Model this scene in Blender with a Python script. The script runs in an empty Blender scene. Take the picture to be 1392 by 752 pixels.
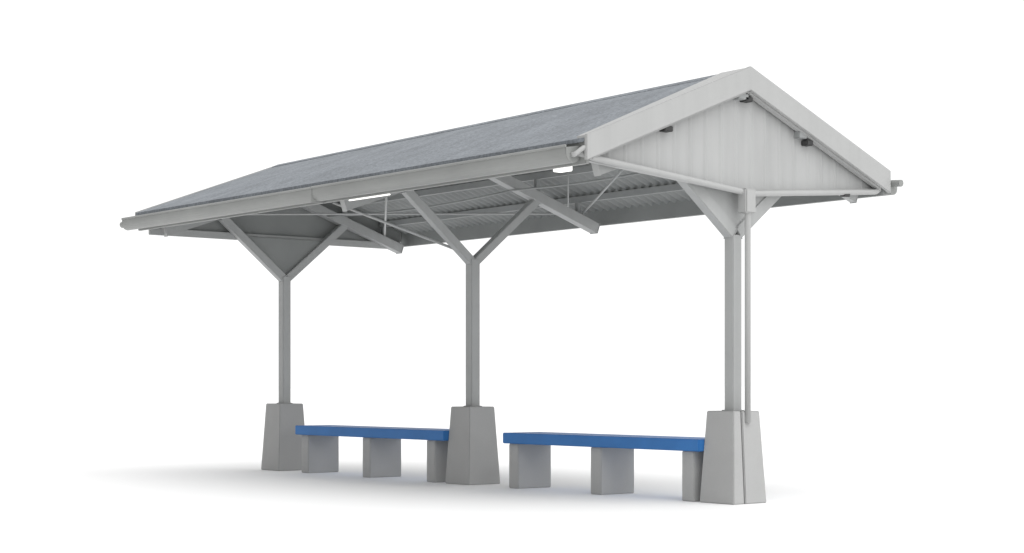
import bpy, bmesh, math, random
from mathutils import Vector, Matrix
random.seed(4)
sc=bpy.context.scene
ZOOM=None
S=3.2
XG,XF=0.155,-6.56      # near / far gable planes
ZR,ZE,W=3.232,2.588,1.604
SL=(ZR-ZE)/W
def roofz(y): return ZR-SL*abs(y)

# ------------------------------------------------------------ materials
def mat(name,col,rough=.6,var=.06,scale=3.0,bump=.0,bscale=60,metal=0.0,speck=0.0,streak=0.0,sdir=(14,14,.9)):
    m=bpy.data.materials.new(name);m.use_nodes=True
    n=m.node_tree.nodes;l=m.node_tree.links
    b=n['Principled BSDF'];b.inputs['Roughness'].default_value=rough;b.inputs['Metallic'].default_value=metal
    b.inputs['Specular IOR Level'].default_value=.35
    geo=n.new('ShaderNodeNewGeometry')
    nz=n.new('ShaderNodeTexNoise');nz.inputs['Scale'].default_value=scale;nz.inputs['Detail'].default_value=6
    l.new(geo.outputs['Position'],nz.inputs['Vector'])
    mp=n.new('ShaderNodeMapRange');mp.inputs['From Min'].default_value=.3;mp.inputs['From Max'].default_value=.7
    mp.inputs['To Min'].default_value=1-var;mp.inputs['To Max'].default_value=1+var
    l.new(nz.outputs['Fac'],mp.inputs['Value'])
    val=mp.outputs['Result']
    if speck>0:
        n2=n.new('ShaderNodeTexNoise');n2.inputs['Scale'].default_value=bscale;n2.inputs['Detail'].default_value=4
        l.new(geo.outputs['Position'],n2.inputs['Vector'])
        m2=n.new('ShaderNodeMapRange');m2.inputs['From Min'].default_value=.35;m2.inputs['From Max'].default_value=.65
        m2.inputs['To Min'].default_value=1-speck;m2.inputs['To Max'].default_value=1+speck
        l.new(n2.outputs['Fac'],m2.inputs['Value'])
        mu=n.new('ShaderNodeMath');mu.operation='MULTIPLY';l.new(val,mu.inputs[0]);l.new(m2.outputs['Result'],mu.inputs[1]);val=mu.outputs[0]
    if streak>0:
        mpg=n.new('ShaderNodeMapping');mpg.inputs['Scale'].default_value=sdir
        l.new(geo.outputs['Position'],mpg.inputs['Vector'])
        n3=n.new('ShaderNodeTexNoise');n3.inputs['Scale'].default_value=1.0;n3.inputs['Detail'].default_value=5
        l.new(mpg.outputs['Vector'],n3.inputs['Vector'])
        m3=n.new('ShaderNodeMapRange');m3.inputs['From Min'].default_value=.4;m3.inputs['From Max'].default_value=.75
        m3.inputs['To Min'].default_value=1;m3.inputs['To Max'].default_value=1-streak
        l.new(n3.outputs['Fac'],m3.inputs['Value'])
        mu=n.new('ShaderNodeMath');mu.operation='MULTIPLY';l.new(val,mu.inputs[0]);l.new(m3.outputs['Result'],mu.inputs[1]);val=mu.outputs[0]
    vm=n.new('ShaderNodeVectorMath');vm.operation='SCALE';vm.inputs[0].default_value=col
    l.new(val,vm.inputs['Scale']);l.new(vm.outputs[0],b.inputs['Base Color'])
    if bump>0:
        nb=n.new('ShaderNodeTexNoise');nb.inputs['Scale'].default_value=bscale;nb.inputs['Detail'].default_value=5
        l.new(geo.outputs['Position'],nb.inputs['Vector'])
        bp=n.new('ShaderNodeBump');bp.inputs['Strength'].default_value=bump;bp.inputs['Distance'].default_value=.01
        l.new(nb.outputs['Fac'],bp.inputs['Height']);l.new(bp.outputs['Normal'],b.inputs['Normal'])
    return m
M_steel=mat('painted_steel',(.40,.408,.406),.5,.035,2.5,.05,120,streak=.05)
M_brace=mat('galvanised_steel',(.31,.32,.32),.5,.08,4,.05,120)
M_barge=mat('barge_paint',(.405,.409,.406),.5,.03,2,.04,90,streak=.04)
M_gable=mat('gable_sheet_paint',(.41,.415,.413),.5,.03,2,.03,60,streak=.09)
M_gutter=mat('gutter_metal',(.285,.292,.285),.42,.07,1.6,.04,60,streak=.08,sdir=(3,14,14))
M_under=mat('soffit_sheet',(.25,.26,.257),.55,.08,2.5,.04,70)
M_roof=mat('roof_covering',(.222,.240,.262),.8,.12,2.6,.35,40,speck=.20,streak=.12,sdir=(9,1.2,1.2))
M_conc=mat('concrete',(.40,.402,.40),.85,.025,4,.10,90,speck=.015)
M_leg=mat('leg_concrete',(.41,.412,.41),.85,.025,4,.10,90,speck=.015)
M_blue=mat('blue_paint',(.034,.168,.45),.45,.06,6,.08,50)
M_dark=mat('dark_rubber',(.05,.05,.05),.6,.05,5)
M_ground=mat('ground_white',(.92,.92,.92),.9,.004,.5)
M_lamp=bpy.data.materials.new('lit_diffuser');M_lamp.use_nodes=True
b=M_lamp.node_tree.nodes['Principled BSDF'];b.inputs['Base Color'].default_value=(.9,.9,.88,1)
b.inputs['Emission Color'].default_value=(1,.99,.94,1);b.inputs['Emission Strength'].default_value=1.0

# ------------------------------------------------------------ helpers
WL={}
def addobj(name,bm,material,parent=None,smooth=False,bevel=0.0,label=None):
    bm.normal_update()
    if bevel>0:
        bmesh.ops.remove_doubles(bm,verts=bm.verts,dist=1e-5)
        es=[e for e in bm.edges if len(e.link_faces)==2 and e.calc_face_angle(0)>math.radians(25)]
        bmesh.ops.bevel(bm,geom=es,offset=bevel,segments=2,affect='EDGES',clamp_overlap=True)
    bmesh.ops.recalc_face_normals(bm,faces=bm.faces)
    lo=Vector((min(v.co[i] for v in bm.verts) for i in range(3)));hi=Vector((max(v.co[i] for v in bm.verts) for i in range(3)))
    c=(lo+hi)/2
    for v in bm.verts: v.co-=c
    me=bpy.data.meshes.new(name);bm.to_mesh(me);bm.free();me.materials.append(material)
    if smooth:
        for p in me.polygons:p.use_smooth=True
    o=bpy.data.objects.new(name,me);sc.collection.objects.link(o);o.location=c
    WL[o.name]=c
    if parent is not None:
        o.parent=parent;o.matrix_parent_inverse=Matrix.Translation(-WL[parent.name])
    if label:o['label']=label
    return o
def empty(name,loc,label,cat,group=None):
    o=bpy.data.objects.new(name,None);sc.collection.objects.link(o);o.location=loc;o.empty_display_size=.2
    WL[o.name]=Vector(loc);o['label']=label;o['category']=cat
    if group:o['group']=group
    return o
def box(bm,x0,x1,y0,y1,z0,z1):
    vs=[bm.verts.new((x,y,z)) for x in (x0,x1) for y in (y0,y1) for z in (z0,z1)]
    for f in [(0,1,3,2),(4,6,7,5),(0,4,5,1),(2,3,7,6),(0,2,6,4),(1,5,7,3)]:
        bm.faces.new([vs[i] for i in f])
def beam(bm,p0,p1,wx,wz,side=Vector((1,0,0))):
    p0=Vector(p0);p1=Vector(p1);d=(p1-p0).normalized();side=Vector(side);side=(side-d*side.dot(d)).normalized();up=d.cross(side).normalized()
    vs=[]
    for p in (p0,p1):
        for a,c in ((-1,-1),(1,-1),(1,1),(-1,1)):
            vs.append(bm.verts.new(p+side*a*wx/2+up*c*wz/2))
    bm.faces.new(vs[0:4]);bm.faces.new(vs[7:3:-1])
    for i in range(4):
        j=(i+1)%4;bm.faces.new((vs[i],vs[j],vs[4+j],vs[4+i]))
def tube(bm,pts,r,n=12):
    pts=[Vector(p) for p in pts];rings=[]
    for i,p in enumerate(pts):
        if i==0:d=pts[1]-p
        elif i==len(pts)-1:d=p-pts[i-1]
        else:d=(pts[i+1]-p).normalized()+(p-pts[i-1]).normalized()
        d.normalize()
        a=d.cross(Vector((1,0,0))) if abs(d.z)>.9 else d.cross(Vector((0,0,1)))
        a.normalize()
        if rings:
            pa=rings[-1][1];a=(pa-d*pa.dot(d)).normalized()
        b2=d.cross(a)
        rings.append(([bm.verts.new(p+a*r*math.cos(2*math.pi*k/n)+b2*r*math.sin(2*math.pi*k/n)) for k in range(n)],a))
    for i in range(len(rings)-1):
        A,B=rings[i][0],rings[i+1][0]
        for k in range(n):
            bm.faces.new((A[k],A[(k+1)%n],B[(k+1)%n],B[k]))
    bm.faces.new(rings[0][0][::-1]);bm.faces.new(rings[-1][0])
def fillet(pts,r,n=5):
    pts=[Vector(p) for p in pts];out=[pts[0]]
    for i in range(1,len(pts)-1):
        a=(pts[i-1]-pts[i]).normalized();c=(pts[i+1]-pts[i]).normalized()
        P0=pts[i]+a*r;P2=pts[i]+c*r
        for k in range(n+1):
            t=k/n;out.append(P0*(1-t)**2+pts[i]*2*t*(1-t)+P2*t*t)
    out.append(pts[-1]);return out
def prism_yz(bm,poly,x0,x1):
    A=[bm.verts.new((x0,y,z)) for y,z in poly];B=[bm.verts.new((x1,y,z)) for y,z in poly]
    bm.faces.new(A[::-1]);bm.faces.new(B)
    n=len(poly)
    for i in range(n):
        j=(i+1)%n;bm.faces.new((A[i],A[j],B[j],B[i]))
def tilt(bm):   # the ridge settles slightly towards the far end
    for v in bm.verts: v.co.z-=.056*max(0,(XG-v.co.x)/(XG-XF))*max(0,1-abs(v.co.y)/W)

# ------------------------------------------------------------ shelter
sh=empty('waiting_shelter',(-S,0,0),'light grey gabled steel waiting shelter on tapered concrete footings','shelter')

bm=bmesh.new();th=.028
e=W+.02
prism_yz(bm,[(-e,roofz(e)),(0,ZR),(e,roofz(e)),(e,roofz(e)-th),(0,ZR-th),(-e,roofz(e)-th)],XF+.03,XG-.005);tilt(bm)
roof=addobj('roof',bm,M_roof,sh,label='grey weathered pitched roof covering')
bm=bmesh.new();prism_yz(bm,[(-.07,roofz(.07)+.006),(0,ZR+.012),(.07,roofz(.07)+.006),(.07,roofz(.07)+.002),(0,ZR+.004),(-.07,roofz(.07)+.002)],XF+.02,XG-.27);tilt(bm)
addobj('ridge_cap',bm,M_roof,roof)
# pale verge flashing lying on the roof beside the near gable, tapering towards the eaves
bm=bmesh.new()
for sgn in (-1,1):
    ring=[]
    for (x,y) in ((XG-.28,0),(XG-.002,0),(XG-.002,sgn*(e-.004)),(XG-.08,sgn*(e-.004))):
        ring.append((x,y,roofz(y)))
    top=[bm.verts.new((x,y,z+.016)) for x,y,z in ring];bot=[bm.verts.new((x,y,z-.004)) for x,y,z in ring]
    bm.faces.new(top);bm.faces.new(bot[::-1])
    for i in range(1,4):
        j=(i+1)%4
        bm.faces.new((top[i],top[j],bot[j],bot[i]))
bmesh.ops.remove_doubles(bm,verts=bm.verts,dist=1e-5)
addobj('verge_flashing',bm,M_barge,roof)
for sgn in (-1,1):
    bm=bmesh.new();per=.10;nper=int((XG-XF-.12)/per);n=nper*8;prev=None
    for i in range(n+1):
        x=XF+.08+i*per/8;h=.015*math.cos(2*math.pi*i/8)
        row=[bm.verts.new((x,sgn*y,roofz(y)-.052+h)) for y in (0.0,.4,.8,1.2,1.585)]
        if prev:
            for k in range(4):bm.faces.new((prev[k],row[k],row[k+1],prev[k+1]))
        prev=row
    tilt(bm)
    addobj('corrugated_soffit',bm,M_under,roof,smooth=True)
for sgn in (-1,1):
    bm=bmesh.new();y0,y1=sorted((sgn*(W-.035),sgn*(W-.003)))
    box(bm,XF+.03,XG-.01,y0,y1,2.405,roofz(W)-.029)
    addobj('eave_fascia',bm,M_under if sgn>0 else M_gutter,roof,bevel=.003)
def gutter(x0,x1,sgn,ztop,r=.058):
    bm=bmesh.new();yc=sgn*(W+.062)
    prof=[(-r-.004,ztop+.012),(-r-.010,ztop+.006),(-r-.008,ztop-.006),(-r,ztop-.008)]
    for k in range(11):
        a=math.pi+math.pi*k/10
        prof.append((r*math.cos(a),ztop-.046+r*math.sin(a)))
    prof.append((r,ztop+.015))
    inner=[(r-.004,ztop+.015)]+[((r-.004)*math.cos(math.pi*2-math.pi*k/10),ztop-.046+(r-.004)*math.sin(math.pi*2-math.pi*k/10)) for k in range(11)]+[(-r+.004,ztop+.010)]
    poly=[(yc+ (y if sgn<0 else -y),z) for y,z in prof+inner]
    prism_yz(bm,poly,x0,x1)
    for xx in (x0,x1):
        cap=[(yc+ (y if sgn<0 else -y),z) for y,z in prof[3:]]
        prism_yz(bm,cap,xx-.003,xx+.003)
    return bm
addobj('gutter',gutter(-3.14,.085,-1,2.520,.064),M_gutter,roof)
addobj('gutter',gutter(-6.62,-3.155,-1,2.518,.062),M_gutter,roof)
addobj('gutter',gutter(-6.66,.17,1,2.512,.054),M_gutter,roof)
bm=bmesh.new();box(bm,-3.158,-3.137,-1.735,-1.60,2.400,2.530);addobj('gutter_bracket',bm,M_gutter,roof,bevel=.006)
bm=bmesh.new();tube(bm,[(-6.62,-1.67,2.480),(-6.73,-1.67,2.473)],.032);addobj('gutter_outlet',bm,M_gutter,roof,smooth=False)
bm=bmesh.new();tube(bm,[(.165,1.66,2.505),(.26,1.66,2.498)],.028);addobj('gutter_outlet',bm,M_gutter,roof)

def chevron(top,h,e,x0,x1):
    bm=bmesh.new()
    prism_yz(bm,[(-e,roofz(e)+top),(0,ZR+top),(e,roofz(e)+top),(e,roofz(e)+top-h),(0,ZR+top-h),(-e,roofz(e)+top-h)],x0,x1);return bm
addobj('barge_board',chevron(.022,.178,W+.022,XG,XG+.030),M_barge,roof,bevel=.004)
addobj('barge_trim',chevron(-.03,.142,W-.06,XG-.045,XG-.002),M_barge,roof,bevel=.003)
bm=chevron(.008,.15,W+.015,XF-.005,XF+.03);tilt(bm)
addobj('barge_board',bm,M_barge,roof,bevel=.004)
def vee(y): return 2.335+.075*abs(y)
def gable(x,bot,e=1.52,out=1,hh=.005):
    bm=bmesh.new();prev=None;ys=[];y=-e
    per=.16
    while y<e:
        for f,h in ((0,0),(.10,hh),(.16,hh),(.26,0)):
            yy=y+f*per
            if yy<e:ys.append((yy,h))
        y+=per
    ys.append((e,0));ys.append((0.0001,0));ys.sort()
    for yy,h in ys:
        zt=roofz(yy)-.07;zb=min(bot(yy),zt-.01)
        r=[bm.verts.new((x+out*h,yy,zb)),bm.verts.new((x+out*h,yy,zt)),bm.verts.new((x-out*.012,yy,zb)),bm.verts.new((x-out*.012,yy,zt))]
        if prev:
            bm.faces.new((prev[0],r[0],r[1],prev[1]));bm.faces.new((prev[2],prev[3],r[3],r[2]));bm.faces.new((prev[0],prev[2],r[2],r[0]))
            bm.faces.new((prev[1],r[1],r[3],prev[3]))
        prev=r
    return bm
addobj('gable_panel',gable(.085,vee),M_gable,roof)
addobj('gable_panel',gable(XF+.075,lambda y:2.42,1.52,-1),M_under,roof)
bm=bmesh.new();box(bm,XF+.09,XF+.135,-1.52,1.52,2.365,2.435);addobj('tie_beam',bm,M_steel,roof,bevel=.004)
bm=bmesh.new()
prism_yz(bm,[(-1.53,vee(1.53)-.018),(0,vee(0)-.018),(1.53,vee(1.53)-.018),(1.53,vee(1.53)+.012),(0,vee(0)+.012),(-1.53,vee(1.53)+.012)],.055,.100)
addobj('gable_edge_trim',bm,M_barge,roof)
def rz(y): return 2.872-.345*abs(y)
for px in (0,-S,-2*S):
    bm=bmesh.new()
    back=1.47 if px!=0 else 1.40
    wx=.100 if px!=0 else .06
    beam(bm,(px,0.0,rz(0)),(px,back,rz(back)),wx,.094)
    addobj('rafter',bm,M_steel,roof,bevel=.004)
    bm=bmesh.new()
    beam(bm,(px,-.002,rz(0)),(px,-1.38,rz(1.38)),.06,.090)
    addobj('rafter',bm,M_steel,roof,bevel=.004)
for y in (-1.25,-.75,-.2,.2,.75,1.25):
    bm=bmesh.new();z=roofz(y)-.062-.03-(.056*(1-abs(y)/W))
    box(bm,XF+.1,.06,y-.022,y+.022,z-.03,z+.028)
    addobj('purlin',bm,M_brace,roof,bevel=.003)
    for px in (0,-S,-2*S):
        zt=z-.03;zb=rz(y)+.034
        if zt-zb>.003:
            bm=bmesh.new();box(bm,px-.02,px+.02,y-.02,y+.02,zb,zt);addobj('purlin_cleat',bm,M_brace,roof)
def rod(name,pts,r,m=M_brace):
    bm=bmesh.new();tube(bm,pts,r,8);return addobj(name,bm,m,roof,smooth=True)
rod('tie_rod',[(-3.45,-1.32,2.45),(-3.22,-.06,2.06)],.012,M_steel)
rod('tie_rod',[(-3.18,1.30,2.50),(-.02,-.9,2.60)],.009)
rod('tie_rod',[(-3.22,1.30,2.50),(-6.38,-.9,2.60)],.010,M_steel)
rod('tie_rod',[(-6.38,1.25,2.50),(-3.25,-.9,2.58)],.010,M_steel)
def sag(a,b2,s,n=10):
    a=Vector(a);b2=Vector(b2);return [a.lerp(b2,t/n)-Vector((0,0,s*4*(t/n)*(1-t/n))) for t in range(n+1)]
rod('conduit',sag((-3.2,.46,2.66),(-.1,.36,2.72),.05),.009,M_brace)
rod('conduit',sag((-6.3,.46,2.66),(-3.2,.46,2.66),.05),.009,M_brace)
rod('hanging_conduit',[(-.62,-1.1,2.62),(-.62,-1.1,2.20)],.005,M_brace)

HB,HT,HP=.1785,.140,.69
def footing(px,notch):
    bm=bmesh.new();rings=[]
    for z,h in ((0,HB),(HP,HT)):
        pts=[(-h,-h),(h,-h)]
        if notch:
            pts+=[(h,-.064),(h-.03,-.064),(h-.03,-.050),(h,-.050)]
        pts+=[(h,h),(-h,h)]
        rings.append([bm.verts.new((px+x,y,z)) for x,y in pts])
    A,B=rings;n=len(A)
    bm.faces.new(A[::-1]);bm.faces.new(B)
    for i in range(n):
        j=(i+1)%n;bm.faces.new((A[i],A[j],B[j],B[i]))
    return bm
ZA=1.985
for i,px in enumerate((0,-S,-2*S)):
    end=(i!=1)
    bm=bmesh.new();hw=.047
    box(bm,px-hw,px+hw,-hw,hw,HP-.02,2.01)
    p=addobj('post',bm,M_steel,sh,bevel=.005)
    addobj('footing',footing(px,i==0),M_conc,p,bevel=.006,label='tapered grey concrete footing with a drain slot' if i==0 else None)
    bm=bmesh.new();box(bm,px-.06,px+.06,-.06,.06,HP,HP+.008);addobj('base_plate',bm,M_steel,p,bevel=.002)
    za=ZA+(.04 if i==0 else 0)
    y1=.74;z1=za+(2.632-za)*.74/.80
    for sgn in (-1,1):
        bm=bmesh.new()
        beam(bm,(px,sgn*.018,za),(px,sgn*y1,z1),.076 if i else .086,.080 if i==2 else (.074 if i else .10))
        addobj('arm',bm,M_steel,p,bevel=.005)
    if end:
        bm=bmesh.new();zt=2.40
        yy=y1*(zt-za)/(z1-za);tk=.034 if i==0 else .008
        prism_yz(bm,[(-.02,za+.015),(.02,za+.015),(yy,zt),(-yy,zt)],px-tk,px+tk)
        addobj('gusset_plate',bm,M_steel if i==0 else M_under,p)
PX=.150
bm=bmesh.new();tube(bm,fillet([(.085,-1.63,2.480),(.12,-1.60,2.472),(PX-.02,-1.52,2.452),(PX-.01,-.03,2.318),(PX,0,2.30),(PX,0,.60)],.015),.023,14)
dp=addobj('drain_pipe',bm,M_barge,sh,smooth=True)
bm=bmesh.new();tube(bm,fillet([(.11,1.60,2.47),(.13,1.50,2.428),(PX-.01,.05,2.312),(PX,.004,2.29)],.03),.022,14)
addobj('drain_pipe',bm,M_barge,sh,smooth=True)
bm=bmesh.new();box(bm,.098,PX+.038,-.055,.055,2.160,2.345);addobj('pipe_hopper',bm,M_barge,dp,bevel=.010)
bm=bmesh.new();tube(bm,fillet([(.05,-1.66,2.47),(.13,-1.69,2.46),(.16,-1.62,2.52),(.13,-1.58,2.47)],.025),.017,12)
addobj('gutter_outlet',bm,M_barge,roof,smooth=True)
bm=bmesh.new();box(bm,.10,.15,1.10,1.17,2.335+.075*1.13-.055,2.335+.075*1.13-.022);addobj('pipe_clip',bm,M_dark,dp,bevel=.004)
for (y,dz,wy,wz,m) in ((-.81,-.02,.085,.04,M_dark),(.62,-.01,.09,.055,M_brace),(.70,-.034,.07,.04,M_dark),(-.04,-.02,.11,.045,M_brace),(.02,-.042,.08,.035,M_dark)):
    z=roofz(y)-.168+dz
    bm=bmesh.new();box(bm,.07,.149,y-wy/2,y+wy/2,z-wz/2,z+wz/2);addobj('purlin_end',bm,m,roof,bevel=.005)

lm=bmesh.new();box(lm,-.49,-.35,-1.37,-1.28,2.478,2.500)
l1=addobj('lamp',lm,M_steel,sh,bevel=.005,label='small lit white lamp under the eave')
bm=bmesh.new();box(bm,-.485,-.355,-1.365,-1.285,2.425,2.477);addobj('lamp_diffuser',bm,M_lamp,l1,bevel=.005)
lm=bmesh.new();box(lm,-2.86,-2.26,-1.565,-1.54,2.408,2.42)
l2=addobj('lamp',lm,M_steel,sh,bevel=.003,label='long thin lit batten lamp behind the gutter')
bm=bmesh.new();box(bm,-2.85,-2.27,-1.562,-1.543,2.398,2.4075);addobj('lamp_diffuser',bm,M_lamp,l2,bevel=.003)

def bench(x0,x1,legs,label):
    o=empty('bench',((x0+x1)/2,0,0),label,'bench','blue benches between the shelter posts')
    bm=bmesh.new();zt=.475
    box(bm,x0,x1,-.207,-.107,zt-.092,zt)
    for y in (-.102,.001,.104): box(bm,x0,x1,y,y+.099,zt-.092,zt)
    addobj('seat',bm,M_blue,o,bevel=.006)
    for lx in legs:
        bm=bmesh.new();box(bm,lx,lx+.13,-.172,.195,0,zt-.093);addobj('leg',bm,M_leg,o,bevel=.006)
bench(-2.515,-.155,(-2.472,-1.42,-.373),'blue seat bench on three concrete legs near drain pipe')
bench(-5.862,-3.355,(-5.80,-4.705,-3.666),'blue seat bench on three grey concrete block legs')

bm=bmesh.new();R=400
vs=[bm.verts.new((x,y,0)) for x,y in ((-R,-R),(R,-R),(R,R),(-R,R))];bm.faces.new(vs)
g=addobj('ground',bm,M_ground);g['kind']='structure'

w=bpy.data.worlds.new('World');sc.world=w;w.use_nodes=True
n=w.node_tree.nodes;l=w.node_tree.links;bg=n['Background']
tc=n.new('ShaderNodeTexCoord');dt=n.new('ShaderNodeVectorMath');dt.operation='DOT_PRODUCT';dt.inputs[1].default_value=(-.35,-.93,.0)
nm=n.new('ShaderNodeVectorMath');nm.operation='NORMALIZE';l.new(tc.outputs['Generated'],nm.inputs[0]);l.new(nm.outputs[0],dt.inputs[0])
mr=n.new('ShaderNodeMapRange');mr.interpolation_type='SMOOTHSTEP';mr.inputs['From Min'].default_value=.0;mr.inputs['From Max'].default_value=.8
mr.inputs['To Min'].default_value=1.14;mr.inputs['To Max'].default_value=.40
l.new(dt.outputs['Value'],mr.inputs['Value']);l.new(mr.outputs['Result'],bg.inputs['Strength']);bg.inputs['Color'].default_value=(1,1,1,1)
ld=bpy.data.lights.new('soft_key','SUN');ld.energy=1.5;ld.angle=math.radians(65);ld.color=(1,.998,.992)
o=bpy.data.objects.new('soft_key',ld);sc.collection.objects.link(o)
o.rotation_euler=Vector((-.55,.12,-.82)).to_track_quat('-Z','Y').to_euler()

cam=bpy.data.cameras.new('Camera');co=bpy.data.objects.new('Camera',cam);sc.collection.objects.link(co);sc.camera=co
cam.sensor_width=36;cam.lens=2345.76/1392*36;cam.shift_y=(522.77-376)/1392;cam.clip_end=2000
co.location=(9.0355,-9.4457,.8875);co.rotation_euler=(math.pi/2,0,math.pi/2-.6802)
sc.view_settings.view_transform='Standard';sc.view_settings.look='None';sc.view_settings.exposure=0
if ZOOM:
    k,u,v=ZOOM;cam.lens*=k;cam.shift_x=(u-.5)*k;cam.shift_y=(cam.shift_y+(.5-v)*752/1392)*k
